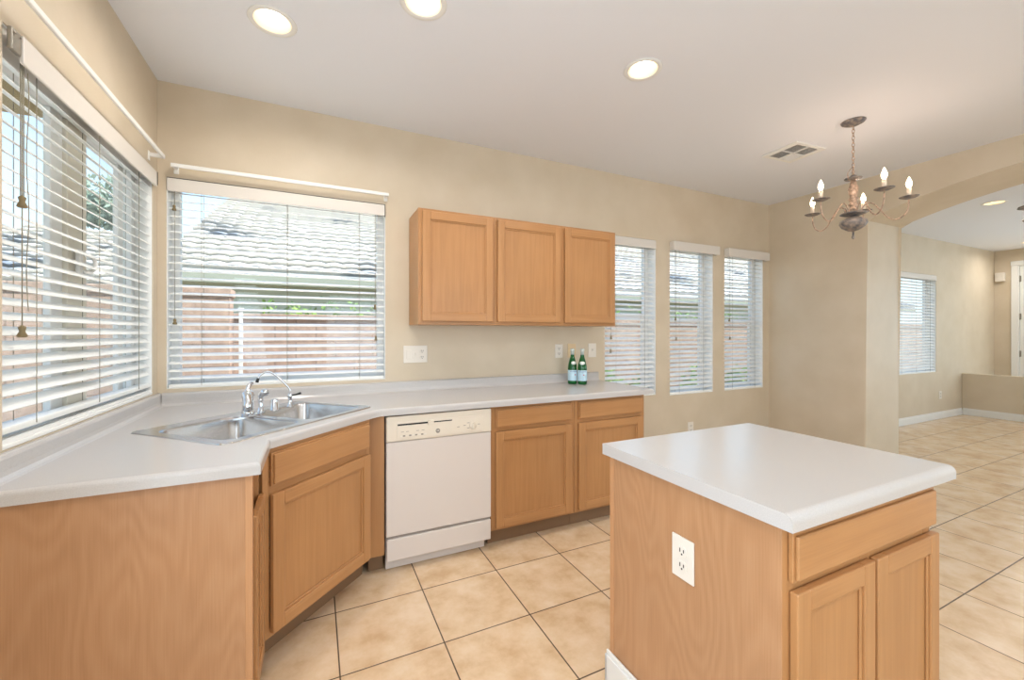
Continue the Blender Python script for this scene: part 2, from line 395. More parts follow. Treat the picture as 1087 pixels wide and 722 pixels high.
b = MB(); b.box(-.15, XE+.15, YE-.15, .15, -.1, 0); struct(b.build('floor', 'tile'), 'beige ceramic tile floor with dark grout', 'floor')

# wall with the arched opening between nook and living room
y0a, y1a = -.889, -3.30
arch = [(y0a + (y1a-y0a)*i/24) for i in range(25)]
zz = lambda y: 2.516-.135*(y+2.095)**2
pts = [(0, 0), (0, H), (YE, H), (YE, 0), (y1a, 0)] + [(y, zz(y)) for y in reversed(arch)] + [(y0a, 0)]
b = MB(); b.prism(pts, 5.30, 5.90, axis='x')
b.bm.edges.ensure_lookup_table()
es = [e for e in b.bm.edges if all(abs(v.co.x-5.3) < 1e-4 or abs(v.co.x-5.9) < 1e-4 for v in e.verts) and abs(e.verts[0].co.x-e.verts[1].co.x) < 1e-4 and all(YE+.1 < v.co.y < -.1 for v in e.verts)]
bmesh.ops.bevel(b.bm, geom=es, offset=.018, segments=3, profile=.5, affect='EDGES')
o = b.build('wall_right', 'wall'); struct(o, 'thick beige wall with an arched opening towards the living room', 'wall')

b = MB(); b.box(10.115, 10.235, -3.2, -.001, 0, .655, .006)
struct(b.build('wall_half', 'wall'), 'low half wall at the back of the living room', 'wall')

def base(name, x0, x1, y0, y1, face):
    b = MB(); t = .016
    if face == 'y': b.box(x0, x1, y0, y0+t, 0, .085, .003); b.box(x0, x1, y0+.005, y0+t, .085, .105, .003)
    elif face == '-x': b.box(x0, x0+t, y0, y1, 0, .085, .003); b.box(x0+.005, x0+t, y0, y1, .085, .105, .003)
    o = b.build(name, 'white'); return struct(o, 'white baseboard', 'baseboard')
base('baseboard_back', 2.99, 5.298, -.0165, 0, 'y')['label'] = 'white baseboard under the three tall nook windows'
base('baseboard_living', 5.902, 10.10, -.0165, 0, 'y')['label'] = 'white baseboard under the living room window'
base('baseboard_half', 10.0985, 0, -3.2, -.018, '-x')['label'] = 'white baseboard along the low half wall'
b = MB(); b.box(5.283, 5.2995, y0a, -.018, 0, .105, .003); struct(b.build('baseboard_right', 'white'), 'white baseboard of the pier beside the arch', 'baseboard')

# far door
d = thing('door_1', 'white entry door in a white casing on the far wall', 'door', (XE, -.27, 0), kind='structure')
b = MB(); b.box(.02, .06, -.935, -.015, .008, 2.415, .003)
for zl, zh in ((.15, .85), (1.0, 2.25)):
    for yl, yh in ((-.86, -.51), (-.44, -.09)): b.box(.012, .02, yl, yh, zl, zh, .003)
b.build('door_leaf', 'white', d)
b = MB(); b.box(-.02, -.001, -.0, .075, 0, 2.424, .004); b.box(-.02, -.001, -1.03, -.95, 0, 2.424, .004); b.box(0, .14, -.938, -.012, 2.417, 2.429); b.box(-.022, -.001, -1.035, .08, 2.425, 2.50, .004); b.box(0, .14, -.012, 0, 0, 2.42); b.box(0, .14, -.95, -.938, 0, 2.42)
b.build('door_casing', 'white', d)
for z in (2.2, 1.57, .95, .3):
    b = MB(); b.box(.006, .0195, -.03, -.008, z-.05, z+.05, .002); b.cyl((.005, -.012, z-.055), .006, .11, 8); b.build('hinge', 'bracket', d)

# windows (frame + glass)
def window(n, label, u0, u1, z0, z1, axis, depth, extra, tin='vinyl'):
    """axis 'y': looks to +y ; 'x': looks to -x.  local x along the wall, local y outward"""
    o = thing('window_%d' % n, label, 'window', (u0, 0, z0) if axis == 'y' else (0, u0, z0), 0 if axis == 'y' else R(90), kind='structure')
    L, Hh = u1-u0, z1-z0; f = .045
    b = MB()
    b.box(.001, f, depth, depth+.045, .001, Hh-.001, .004); b.box(L-f, L-.001, depth, depth+.045, .001, Hh-.001, .004)
    b.box(f, L-f, depth, depth+.045, .001, f, .004); b.box(f, L-f, depth, depth+.045, Hh-f, Hh-.001, .004)
    extra(b, L, Hh, depth, f)
    b.box(.0005, .004, .004, depth, .0005, Hh-.0005); b.box(L-.004, L-.0005, .004, depth, .0005, Hh-.0005); b.box(.004, L-.004, .004, depth, .0005, .004); b.box(.004, L-.004, .004, depth, Hh-.004, Hh-.0005)
    b.build('window_frame', tin, o)
    b = MB(); b.box(f-.005, L-f+.005, depth+.022, depth+.027, f-.005, Hh-f+.005); b.build('window_pane', 'glass', o)
    return o
def none_(b, L, Hh, d_, f): pass
def hung(b, L, Hh, d_, f):
    z = 1.435-.715
    b.box(f, L-f, d_+.005, d_+.04, z-.022, z+.022, .004)
    for x in (f, L-f-.02): b.box(x, x+.02, d_+.008, d_+.038, f, z-.022, .003)
def slider(b, L, Hh, d_, f):
    # local x = y - y0 (y0 = -1.262)
    b.box(.434, .515, d_+.008, d_+.030, f, Hh-f, .004)
    b.box(1.01, 1.07, d_+.008, d_+.030, f, Hh-f, .004)
window(2, 'wide fixed window above the sink facing a block wall and tiled roof', .039, 1.222, .985, 2.172, 'y', .075, none_)
for n, hh in zip((3, 4, 5), holes_back[1:4]):
    window(n, {3: 'tall narrow window half hidden by the upper cabinets', 4: 'tall narrow window in the middle of the nook', 5: 'tall narrow window nearest the nook corner'}[n], hh[0], hh[1], hh[2], hh[3], 'y', .10, hung)
window(6, 'window in the living room seen through the arch', *holes_back[4], 'y', .10, none_)
w1 = window(1, 'wide side window over the left counter', *hole_left[0], 'x', .075, slider)
b = MB(); b.box(.516, .665, .070, .100, .046, 1.155, .004); w1m = b.build('window_mullion', 'cream_vinyl', w1)
b = MB(); b.box(.001, 1.191, .001, .074, .0005, .014, .003); b.box(.001, 1.191, .010, .022, .014, .026, .002); b.box(.001, 1.191, .036, .048, .014, .026, .002); b.build('window_sill', 'vinyl', w1)
b = MB(); b.box(.545, .572, .045, .060, .56, .66, .004); b.tube(smooth_pts([(.572, .046, .575), (.60, .03, .58), (.612, .024, .61), (.60, .03, .64), (.572, .046, .645)], 4), .007, 8); b.build('latch', 'white', w1)
for n, (x0, x1, z0, z1), lb in ((7, (1.0, 4.2, .02, 2.2), 'added glazed patio door behind the camera, unseen, for fill light'), (8, (6.8, 10.4, .3, 2.3), 'added living room window behind the camera, unseen, for fill light')):  # added openings out of view that go with the rear fill lamps
    o = thing('window_%d' % n, lb, 'window', (0, 0, 0), kind='structure')
    b = MB(); Y = YE-.10
    for a, c in ((x0, x0+.06), ((x0+x1)/2-.04, (x0+x1)/2+.04), (x1-.06, x1)): b.box(a, c, Y, Y+.05, z0, z1, .004)
    b.box(x0, x1, Y, Y+.05, z0, z0+.06, .004); b.box(x0, x1, Y, Y+.05, z1-.06, z1, .004); b.build('window_frame', 'vinyl', o)
    b = MB(); b.box(x0+.05, x1-.05, Y+.02, Y+.025, z0+.05, z1-.05); b.build('window_pane', 'glass', o)

o = thing('window_10', 'added window of the left wall, unseen, for the side fill light', 'window', (0, 0, 0), kind='structure')  # added opening out of view for the side fill lamp
b = MB()
for a, c in ((-4.2, -4.14), (-3.23, -3.17), (-2.26, -2.2)): b.box(-.13, -.08, a, c, .40, 2.3, .004)
b.box(-.13, -.08, -4.2, -2.2, .40, .46, .004); b.box(-.13, -.08, -4.2, -2.2, 2.24, 2.3, .004); b.build('window_frame', 'vinyl', o)
b = MB(); b.box(-.105, -.10, -4.15, -2.25, .45, 2.25); b.build('window_pane', 'glass', o)
o = thing('window_9', 'added window of the living room end wall, out of view, for fill light', 'window', (0, 0, 0), kind='structure')  # added opening out of view for the end wall fill lamp
b = MB()
for a, c in ((-4.9, -4.84), (-3.43, -3.37), (-1.96, -1.9)): b.box(XE+.08, XE+.13, a, c, .3, 2.3, .004)
b.box(XE+.08, XE+.13, -4.9, -1.9, .3, .36, .004); b.box(XE+.08, XE+.13, -4.9, -1.9, 2.24, 2.3, .004); b.build('window_frame', 'vinyl', o)
b = MB(); b.box(XE+.10, XE+.105, -4.85, -1.95, .35, 2.25); b.build('window_pane', 'glass', o)

# ================================================================== BLINDS
def blind(label, L, Hh, loc, rz, cords, tassels, valance='flush', group=None, L0=.006, yc=.032, pitch=.0437, wide=.05, deg=18):
    o = thing('window_blind', label, 'blind', loc, rz, group)
    top = Hh-.004
    b = MB(); b.box(L0, L-L0, yc-.022, yc+.026, top-.045, top, .003); b.build('headrail', 'rail', o)
    if valance == 'flush':
        b = MB(); b.box(L0-.002, L-L0+.002, -.008, .002, top-.075, top-.002, .003); b.build('valance', 'rail', o)
    elif valance == 'proud':
        b = MB(); b.box(-.005, L+.03, -.058, -.046, top-.078, top+.008, .004); b.box(L+.018, L+.03, -.046, -.002, top-.078, top+.008, .003); b.box(-.005, .007, -.046, -.002, top-.078, top+.008, .003)
        b.build('valance', 'rail', o)
    z = top-.045-.03; b = MB(); tilt = R(deg); n = 0
    zb = .012
    while z > zb+.03:
        mt = Matrix.Translation((0, yc, z)) @ Matrix.Rotation(tilt, 4, 'X')
        # gently crowned slat
        prof = [(-wide/2, 0), (-wide/4, .0022), (0, .003), (wide/4, .0022), (wide/2, 0), (wide/2, -.0025), (wide/4, -.0003), (0, .0005), (-wide/4, -.0003), (-wide/2, -.0025)]
        b.prism(prof, L0+.003, L-L0-.003, axis='x', mtx=mt)
        z -= pitch; n += 1
    b.build('slats', 'slat', o)
    b = MB(); b.box(L0+.003, L-L0-.003, yc-.025, yc+.025, zb-.008, zb+.012, .004); b.build('bottom_rail', 'slat', o)
    for x in cords:
        b = MB()
        for y in (yc-wide/2-.001, yc+wide/2+.001): b.tube([(x, y, top-.045), (x, y, zb)], .0011, 6)
        b.build('ladder_cord', 'cord', o)
    for x, zt, y in tassels:
        b = MB(); b.tube([(x, y, top-.05), (x, y, zt)], .0012, 6); c = b.build('pull_cord', 'cord', o)
        b = MB(); b.lathe([(.003, .028), (.008, .022), (.006, .012), (.011, 0), (.009, -.004)][::-1], (x, y, zt-.024), 12); b.build('tassel', 'tassel', c)
    return o
# left wall
hl = hole_left[0][:2]+(1.005, 2.172)
bl = blind('white slatted blind on the wide side window at the left edge', hl[1]-hl[0], hl[3]-hl[2], (0, hl[0], hl[2]), R(90), (.173, .598, 1.017), (), 'none', L0=.004, deg=31)
b = MB(); b.box(.050, 1.186, -.020, -.010, hl[3]-hl[2]-.085, hl[3]-hl[2]-.004, .003); b.build('valance', 'rail', bl)
b = MB(); b.box(.004, .046, -.018, -.006, hl[3]-hl[2]-.070, hl[3]-hl[2]-.006, .003)
for q in (.012, .036): b.cyl((0, 0, 0), .003, .003, 8, mtx=Matrix.Translation((q, -.019, hl[3]-hl[2]-.02)) @ Matrix.Rotation(R(90), 4, 'X'))
b.build('mounting_bracket', 'bracket', bl)
for x, zt in ((.071, .70), (.086, .70), (.0785, .315)):
    b = MB(); b.tube([(x, -.004, 1.10), (x, -.004, zt)], .0014, 6); c = b.build('pull_cord', 'cord', bl)
    if x != .086:
        xx = .0785; b = MB(); b.lathe([(.009, -.004), (.012, 0), (.0065, .014), (.009, .026), (.003, .032)], (xx, -.004, zt-.03), 14); b.build('tassel', 'tassel', c)
b = MB(); b.tube(smooth_pts([(.105+.006*math.sin(i*1.1), -.004, 1.08-.06*i) for i in range(13)], 3), .0012, 6); b.build('tilt_cord', 'cord', bl)
b = MB(); b.box(1.187, 1.191, -.022, -.002, hl[3]-hl[2]-.075, hl[3]-hl[2]-.004, .001); b.build('end_clip', 'clip_gap_dark', bl)

hb = holes_back
bb = blind('wide white slatted blind behind the kitchen sink', hb[0][1]-hb[0][0], hb[0][3]-hb[0][2], (hb[0][0], 0, hb[0][2]), 0, (.16, .594, 1.018), ((.035, 1.03, .002), (.038, .39, .002), (1.115, .50, .002), (1.12, .29, .002)), 'flush')
b = MB(); b.box(1.176, 1.180, -.010, .0, 1.10, 1.183, .001); b.box(.004, 1.18, -.006, .0, 1.181, 1.1845); b.build('end_clip', 'clip_gap_dark', bb)  # dark L strip: end clip plus the shadow gap above the valance
TG = None
labs = ('narrow white blind partly hidden behind the right upper cabinet', 'narrow white blind in the middle of the three tall nook windows', 'narrow white blind on the tall window nearest the nook corner')
for k in (1, 2, 3):
    h = hb[k]; L = h[1]-h[0]
    v = 'flush' if k == 1 else 'proud'
    o = blind(labs[k-1], L, h[3]-h[2], (h[0], 0, h[2]), 0, (.13, L-.13), (((.07, .55, .001), (.065, .43, .001)) if k == 1 else ((.075, .74, .001), (.085, .55, .001))), v, deg=24)
h = hb[4]
blind('white blind on the living room window beyond the arch', h[1]-h[0], h[3]-h[2], (h[0], 0, h[2]), 0, (.17, .6, 1.02), (), 'flush', deg=35)

# curtain rods
def rod(label, p0, p1, off, wall_axis):
    o = thing('curtain_rod', label, 'curtain rod', p0)
    L = (Vector(p1)-Vector(p0)).length
    b = MB()
    if wall_axis == 'y': b.box(0, L, -off-.006, -off+.006, -.011, .011, .004, 3); nrm = lambda s: b2.box(s-.008, s+.008, -off, -.001, -.010, .010, .003)
    else: b.box(off-.006, off+.006, 0, L, -.011, .011, .004, 3); nrm = lambda s: b2.box(.001, off, s-.008, s+.008, -.010, .010, .003)
    b.build('rod', 'white', o)
    for s in (.012, L-.012):
        b2 = MB(); nrm(s)
        if wall_axis == 'y': b2.box(s-.012, s+.012, -.004, -.0005, -.030, .018, .001)
        else: b2.box(.0005, .004, s-.012, s+.012, -.030, .018, .001)
        b2.build('bracket', 'white', o)
rod('long flat white curtain rod above the sink window', (.073, 0, 2.222), (1.235, 0, 2.222), .06, 'y')
rod('flat white curtain rod high on the left wall', (0, -1.40, 2.236), (0, -.125, 2.222), .062, 'x')

# ================================================================== WORKTOP
def poly_slab(outer, holes, z0, z1, bev):
    bm = bmesh.new(); es = []
    def loop(pts):
        v = [bm.verts.new((x, y, z1)) for x, y in pts]
        return [bm.edges.new((v[i], v[(i+1) % len(v)])) for i in range(len(v))]
    es = loop(outer)
    for h in holes: es += loop(h)
    bmesh.ops.triangle_fill(bm, edges=es, use_beauty=True)
    ret = bmesh.ops.extrude_face_region(bm, geom=bm.faces[:])
    for v in ret['geom']:
        if isinstance(v, bmesh.types.BMVert): v.co.z = z0
    bmesh.ops.recalc_face_normals(bm, faces=bm.faces)
    return bm
def bevel_where(bm, test, off, seg):
    es = [e for e in bm.edges if len(e.link_faces) == 2 and e.calc_face_angle(0) > .5 and test((e.verts[0].co+e.verts[1].co)/2)]
    bmesh.ops.bevel(bm, geom=es, offset=off, segments=seg, profile=.5, affect='EDGES')
    for f in bm.faces: f.smooth = False

ZU, ZT = .857, .895
q2 = math.sqrt(.5)
def st(n_, t_):  # diagonal frame: n towards room (1,-1), t along (1,1)
    return (q2*(n_+t_), q2*(-n_+t_))
SN0, SN1, ST0, ST1 = .608, 1.146, -.452, .372
sink_hole = [st(SN0+.02, ST0+.02), st(SN1-.02, ST0+.02), st(SN1-.02, ST1-.02), st(SN0+.02, ST1-.02)]
wt = thing('worktop', 'white laminate L-shaped kitchen worktop with coved backsplash around the sink corner', 'worktop', (0, 0, 0))
outer = [(.002, -.002), (.002, -1.412), (.636, -1.412), (.636, -1.094), (1.062, -.667), (1.10, -.640), (3.005, -.640), (3.005, -.002)]
bm = poly_slab(outer, [sink_hole], ZU, ZT, .01)
def front_edge(p):
    return p.z > ZT-.001 and (p.y < -1.40 or (p.x > .63 and p.y < -.63) or p.x > 3.0) and not any(abs(p.x-(a[0]+c[0])/2) < .02 and abs(p.y-(a[1]+c[1])/2) < .02 for a, c in zip(sink_hole, sink_hole[1:]+sink_hole[:1]))
bevel_where(bm, front_edge, .012, 4)
b = MB(); b.bm.free(); b.bm = bm; b.build('countertop', 'laminate', wt)
# backsplashes with cove and rounded top
prof = [(-.002, ZT), (-.040, ZT), (-.030, ZT+.003), (-.023, ZT+.012), (-.021, ZT+.025), (-.021, .953), (-.018, .961), (-.012, .965), (-.002, .965)]
b = MB(); b.prism([(y, z) for y, z in prof], .024, 2.985, axis='x'); b.build('backsplash', 'laminate', wt)
b = MB(); b.prism([(-y, z) for y, z in prof], -1.410, -.002, axis='y'); b.build('backsplash', 'laminate', wt)

# ================================================================== CABINETS
def shaker(b, x0, x1, z0, z1, y=-.0, t=.020, fr=.052):
    """door leaf, front face at y-t.. ; slots 0 upright grain, 1 rail grain"""
    f, k = y-t, y
    b.box(x0, x0+fr, f, k, z0, z1, .0035, 2, 0); b.box(x1-fr, x1, f, k, z0, z1, .0035, 2, 0)
    b.box(x0+fr-.001, x1-fr+.001, f, k, z1-fr, z1, .0035, 2, 1); b.box(x0+fr-.001, x1-fr+.001, f, k, z0, z0+fr, .0035, 2, 1)
    # small inner moulding and the recessed panel
    b.box(x0+fr-.002, x1-fr+.002, f+.012, k-.003, z0+fr-.002, z1-fr+.002, 0, 2, 0)
    m_ = .010
    for (a, c, e, g) in ((x0+fr-.001, x0+fr+m_, z0+fr, z1-fr), (x1-fr-m_, x1-fr+.001, z0+fr, z1-fr), (x0+fr, x1-fr, z0+fr-.001, z0+fr+m_), (x0+fr, x1-fr, z1-fr-m_, z1-fr+.001)):
        b.box(a, c, f+.006, f+.012, e, g, .003, 2, 0)
def slab_front(b, x0, x1, z0, z1, y=0, t=.020):
    b.box(x0, x1, y-t*.55, y, z0, z1, .002, 2, 1); b.box(x0+.007, x1-.007, y-t, y-t*.5, z0+.007, z1-.007, .004, 2, 1)
WW = ['wood_z', 'wood_x']
def cabinet(name, label, cat, L, D, z0, z1, loc, rz, stiles, rails, doors, drawers, kick=None, group=None, side='wood_z', hinge=None, hollow=False):
    """local: x along the front, front frame plane y=0, body towards +y"""
    o = thing(name, label, cat, loc, rz, group)
    b = MB()
    if hollow: b.box(.001, .018, .019, .20, z0, z1-.001); b.box(L-.018, L-.001, .019, .20, z0, z1-.001); b.box(.018, L-.018, .019, D, z0, z0+.018)
    else: b.box(.001, L-.001, .019, D, z0, z1-.001, .001)
    b.build('carcass', side, o)
    b = MB()
    for a, c in stiles: b.box(a, c, 0, .018, z0, z1-.001, .001, 1, 0)
    for a, c in rails: b.box(stiles[0][1], stiles[-1][0], .0005, .018, a, c, .0005, 1, 1)
    b.build('face_frame', WW, o)
    for d_ in doors: b = MB(); shaker(b, *d_, y=-.001); b.build('door', WW, o)
    for d_ in drawers: b = MB(); slab_front(b, *d_, y=-.001); b.build('drawer', WW, o)
    if kick:
        b = MB(); b.box(kick[0], kick[1], kick[2], kick[2]+.015, .001, z0-.001, .001); b.build('toe_kick', 'kick', o)
    return o
# base cabinets right of the dishwasher (frame plane y=-.60)
for i, (x0, L, lb) in enumerate(((1.748, .600, 'maple base cabinet with drawer right beside the dishwasher'), (2.350, .603, 'maple base cabinet with drawer at the right end of the worktop'))):
    a = .027 if i == 0 else .025
    cabinet('base_cabinet', lb, 'cabinet', L, .595, .10, ZU, (x0, -.598, 0), 0, ((0, .045), (L-.045, L)), ((ZU-.04, ZU-.001), (.70, .735), (.10, .14)),
            [(a, L-.027, .118, .700)], [(a, L-.027, .722, .838)], (0.0, L, .055), 'base cabinets right of the dishwasher')
# filler between the sink base and the dishwasher
b = MB(); b.box(1.045, 1.127, -.600, -.582, .10, ZU-.001, .001); b.box(1.05, 1.127, -.545, -.53, .001, .10, .001, 1, 1)
tag(b.build('filler_panel', ['wood_z', 'kick']), 'narrow maple filler strip between sink cabinet and dishwasher', 'panel')
# diagonal sink base: frame plane offset from the worktop edge by .028
# frame line between A(.608,-1.105) and B(1.045,-.668) roughly at 45 degrees
A = Vector((.610, -1.105)); Bv = Vector((1.043, -.672)); Ld = (Bv-A).length
cabinet('sink_cabinet', 'diagonal maple corner cabinet under the sink with one wide door', 'cabinet', Ld, .36, .13, ZU, (A.x, A.y, 0), R(45), ((0, .03), (Ld-.03, Ld)),
        ((ZU-.03, ZU-.001), (.672, .722), (.13, .165)), [(.030, Ld-.016, .150, .681)], [(.030, Ld-.016, .711, .840)], (.012, Ld+.066, .10), hollow=True)
# shorten the carcass of the diagonal cabinet so that the bowls hang above it
# left base cabinet, facing +x
cl_ = cabinet('base_cabinet', 'narrow maple base cabinet between the sink cabinet and the end panel', 'cabinet', .255, .58, .10, ZU, (.600, -1.365, 0), R(90), ((0, .035), (.225, .255)),
        ((ZU-.04, ZU-.001), (.10, .14)), [(.018, .238, .118, .705)], [], (0, .25, .055))
b = MB(); b.box(.003, .612, -1.388, -1.368, .001, ZU-.001, .001, 1, 0); b.box(.592, .612, -1.390, -1.3878, .001, ZU-.001, .0008, 1, 1)
tag(b.build('end_panel', ['panel', 'edge']), 'broad maple veneer end panel under the left end of the worktop', 'panel')

# upper cabinets
UG = 'upper cabinets on the back wall'
cabinet('upper_cabinet', 'single-door maple upper cabinet, leftmost, beside the sink window', 'cabinet', .523, .288, 1.352, 2.094, (1.379, -.292, 0), 0, ((0, .035), (.488, .523)), ((2.055, 2.093), (1.352, 1.385)),
        [(.022, .505, 1.374, 2.074)], [], None, UG)
cabinet('upper_cabinet', 'double-door maple upper cabinet beside the tall narrow window', 'cabinet', 1.038, .288, 1.352, 2.094, (1.903, -.292, 0), 0, ((0, .035), (.51, .56), (1.003, 1.038)), ((2.055, 2.093), (1.352, 1.385)),
        [(.016, .522, 1.374, 2.074), (.558, 1.020, 1.374, 2.074)], [], None, UG)

# ================================================================== SINK
sk = thing('sink', 'double-bowl stainless steel drop-in sink set diagonally in the corner', 'sink', (0, 0, ZT), R(45))
# local: x = t, y = -n   (rz 45: local x -> (1,1)/sqrt2, local y -> (-1,1)/sqrt2)
bm = bmesh.new()
def rrect(x0, x1, y0, y1, r, k=5):
    out_ = []
    for cx_, cy_, a0 in ((x1-r, y0+r, -90), (x1-r, y1-r, 0), (x0+r, y1-r, 90), (x0+r, y0+r, 180)):
        for i in range(k+1):
            a = R(a0+90*i/k); out_.append((cx_+r*math.cos(a), cy_+r*math.sin(a)))
    return out_
yF, yB = -SN1, -SN0
bowls = [(ST0+.035, (ST0+ST1)/2-.018), ((ST0+ST1)/2+.018, ST1-.035)]
es = []
def loop2(pts, z):
    v = [bm.verts.new((x, y, z)) for x, y in pts]; return v, [bm.edges.new((v[i], v[(i+1) % len(v)])) for i in range(len(v))]
ov, oe = loop2(rrect(ST0, ST1, yF, yB, .03), .005); es += oe
bl_ = []
for x0, x1 in bowls:
    v, e_ = loop2(rrect(x0, x1, yF+.035, yB-.085, .055), .005); es += e_; bl_.append((x0, x1, v))
bmesh.ops.triangle_fill(bm, edges=es, use_beauty=True)
v0, _ = loop2(rrect(ST0-.002, ST1+.002, yF-.002, yB+.002, .03), .0)
for i in range(len(ov)): bm.faces.new([ov[i], ov[(i+1) % len(ov)], v0[(i+1) % len(ov)], v0[i]])
b = MB(); b.bm.free(); b.bm = bm; b.build('rim', 'steel', sk)
for x0, x1, _v in bl_:
    b = MB(); rings = []
    for (ins, z, r) in ((-.001, .0052, .056), (.003, -.004, .054), (.010, -.13, .05), (.022, -.165, .045), (.05, -.178, .03), (.09, -.182, .03)):
        rings.append([b.bm.verts.new((x, y, z)) for x, y in rrect(x0+ins, x1-ins, yF+.035+ins, yB-.085-ins, r)])
    n = len(rings[0])
    for a, c in zip(rings, rings[1:]):
        for i in range(n): f = b.bm.faces.new([a[i], a[(i+1) % n], c[(i+1) % n], c[i]]); f.smooth = True
    b.bm.faces.new(rings[-1]); bo = b.build('bowl', 'steel', sk)
    md = bo.modifiers.new('thick', 'SOLIDIFY'); md.thickness = .002; md.offset = 0
    b = MB(); b.lathe([(.045, 0), (.045, .003), (.036, .004), (.030, .001)], ((x0+x1)/2, (yF+yB)/2-.02, -.1818), 24); b.lathe([(.012, .001), (.014, .006), (.004, .010)], ((x0+x1)/2, (yF+yB)/2-.02, -.1818), 16)
    b.build('drain', 'chrome', bo)
# faucet (on the deck, in sink frame)
def tl(x, y):  # world -> local of sink
    return ((x+y)*q2, (-x+y)*q2)
zd = ZT+.0055
fx, fy = tl(.500, -.600)
fc = thing('kitchen_faucet', 'chrome single-handle kitchen faucet behind the left bowl', 'faucet', (.500, -.588, zd), R(45))
b = MB()
b.prism(rrect(-.125, .062, -.030, .030, .025), 0, .008, .002); b.build('deck_plate', 'chrome', fc)
b = MB(); b.lathe([(.029, .008), (.029, .02), (.025, .03), (.024, .080), (.027, .10), (.024, .116), (.014, .124)], (0, 0, 0), 20); b.build('body', 'chrome', fc)
b = MB(); b.tube(smooth_pts([(-.008, -.010, .040), (-.030, -.036, .080), (-.048, -.058, .104), (-.068, -.083, .104), (-.080, -.098, .082), (-.082, -.101, .062)]), [.022]*6+[.020]*12+[.017]*8+[.018]*5, 14)
b.build('spout', 'chrome', fc)
b = MB(); b.tube(smooth_pts([(0, .0, .112), (.004, .006, .130), (.018, .014, .146), (.038, .022, .154)]), [.014]*5+[.010]*9+[.008]*5, 12); b.build('lever_handle', 'chrome', fc)
sp = thing('side_sprayer', 'small chrome side sprayer in its holder next to the faucet', 'sprayer', (.545, -.512, zd), R(45))
b = MB(); b.lathe([(.019, 0), (.019, .008), (.013, .018), (.012, .03)], (0, 0, 0), 16); b.build('holder', 'chrome', sp)
b = MB(); b.tube(smooth_pts([(0, 0, .028), (0, .002, .06), (0, 0, .085), (-.0, -.018, .105), (0, -.038, .100)]), [.010]*6+[.012]*6+[.014]*6+[.015]*7, 14); b.build('spray_head', 'chrome', sp)
b = MB(); b.lathe([(.021, 0), (.021, .004), (.0185, .006), (.0185, .050), (.017, .056), (.010, .058)], (0, 0, 0), 20)
ag = b.build('air_gap_cap', 'chrome'); ag.location = (.600, -.458, zd); tag(ag, 'short chrome cylinder cap between the sprayer and the gooseneck tap', 'air gap')
gn = thing('gooseneck_tap', 'slim chrome gooseneck drinking water tap at the right of the sink deck', 'tap', (.668, -.388, zd), 0)
b = MB(); b.lathe([(.020, 0), (.019, .005), (.011, .012), (.0105, .05), (.013, .056), (.012, .068), (.006, .074)], (0, 0, 0), 18); b.build('body', 'chrome', gn)
P3 = [(d_, -.02*d_/-.15, z_) for d_, z_ in ((0, .07), (-.003, .098), (-.020, .122), (-.058, .166), (-.090, .192), (-.116, .193), (-.138, .176), (-.147, .158))]
b = MB(); b.tube(smooth_pts(P3), .0050, 10); nk = b.build('spout', 'chrome', gn)
b = MB(); b.tube([(-.145, -.0195, .164), (-.151, -.020, .142)], [.0065, .008], 10); b.build('nozzle', 'black', nk)
b = MB(); b.tube([(.0, 0, .062), (.026, -.008, .066), (.052, -.016, .074)], [.004, .004, .006], 8); b.build('lever', 'black', gn)

# ================================================================== DISHWASHER
dw = thing('dishwasher', 'white built-in dishwasher with a cream control panel under the worktop', 'dishwasher', (1.132, -.60, 0))
b = MB(); b.box(.003, .607, .012, .56, .09, .845, .002); b.build('tub', 'dw', dw)
b = MB(); b.box(.002, .608, -.022, .011, .200, .709, .004, 3); b.build('door', 'dw', dw)
b = MB(); b.box(.002, .608, -.026, .011, .711, .848, .005, 3); b.box(.055, .555, -.0285, -.024, .722, .815, .002); cp = b.build('control_panel', 'dw_panel', dw)
b = MB(); b.box(.06, .225, -.030, -.0275, .796, .805, .001); b.box(.26, .365, -.030, -.0275, .798, .804, .001); b.build('vent_slot', 'black', cp)
b = MB(); b.prism(rrect(.228, .258, -.012, -.030, .003, 3) if False else [(.226, -.036), (.256, -.036), (.258, -.0275), (.224, -.0275)], .788, .812, .002); b.build('latch_handle', 'dw_panel', cp)
for i in range(9):
    b = MB(); b.box(.072+i*.0165, .084+i*.0165, -.0305, -.0282, .735, .743, .001); b.build('button', 'dw_grey' if i % 2 else 'plate', cp)
for i, x in enumerate((.078, .105, .16, .19)):
    b = MB(); b.box(x, x+.016, -.0291, -.0284, .760, .7625); b.build('print', 'dw_grey', cp)
for x, z in ((.455, .775), (.455, .745), (.432, .762), (.520, .762), (.395, .757)):
    b = MB(); b.box(x, x+.015, -.0291, -.0284, z, z+.003); b.build('print', 'dw_grey', cp)
b = MB(); FR = Matrix.Translation((.282, -.0284, .749)) @ Matrix.Rotation(R(90), 4, 'X')
b.lathe([(.0125, 0), (.0125, .0008)], (0, 0, 0), 24, mtx=FR); bd = b.build('emblem', 'dw_grey', cp)
text_mesh('emblem_letters', 'GE', .013, 'plate', bd, Matrix.Translation((.282, -.0294, .749)) @ FACE)
b = MB(); FR = Matrix.Translation((.490, -.0284, .760)) @ Matrix.Rotation(R(90), 4, 'X')
b.lathe([(.022, 0), (.022, .004), (.019, .006)], (0, 0, 0), 24, mtx=FR); b.box(.485, .495, -.050, -.034, .740, .780, .003); b.build('knob', 'dw_panel', cp)
b = MB(); b.box(.004, .606, -.012, .011, .184, .199, .001); b.box(.26, .36, -.020, -.012, .187, .197, .002); b.build('door_gap_strip', 'dw_grey', dw)
b = MB(); b.box(.004, .606, -.024, .011, .068, .186, .004, 3); b.build('access_panel', 'dw', dw)
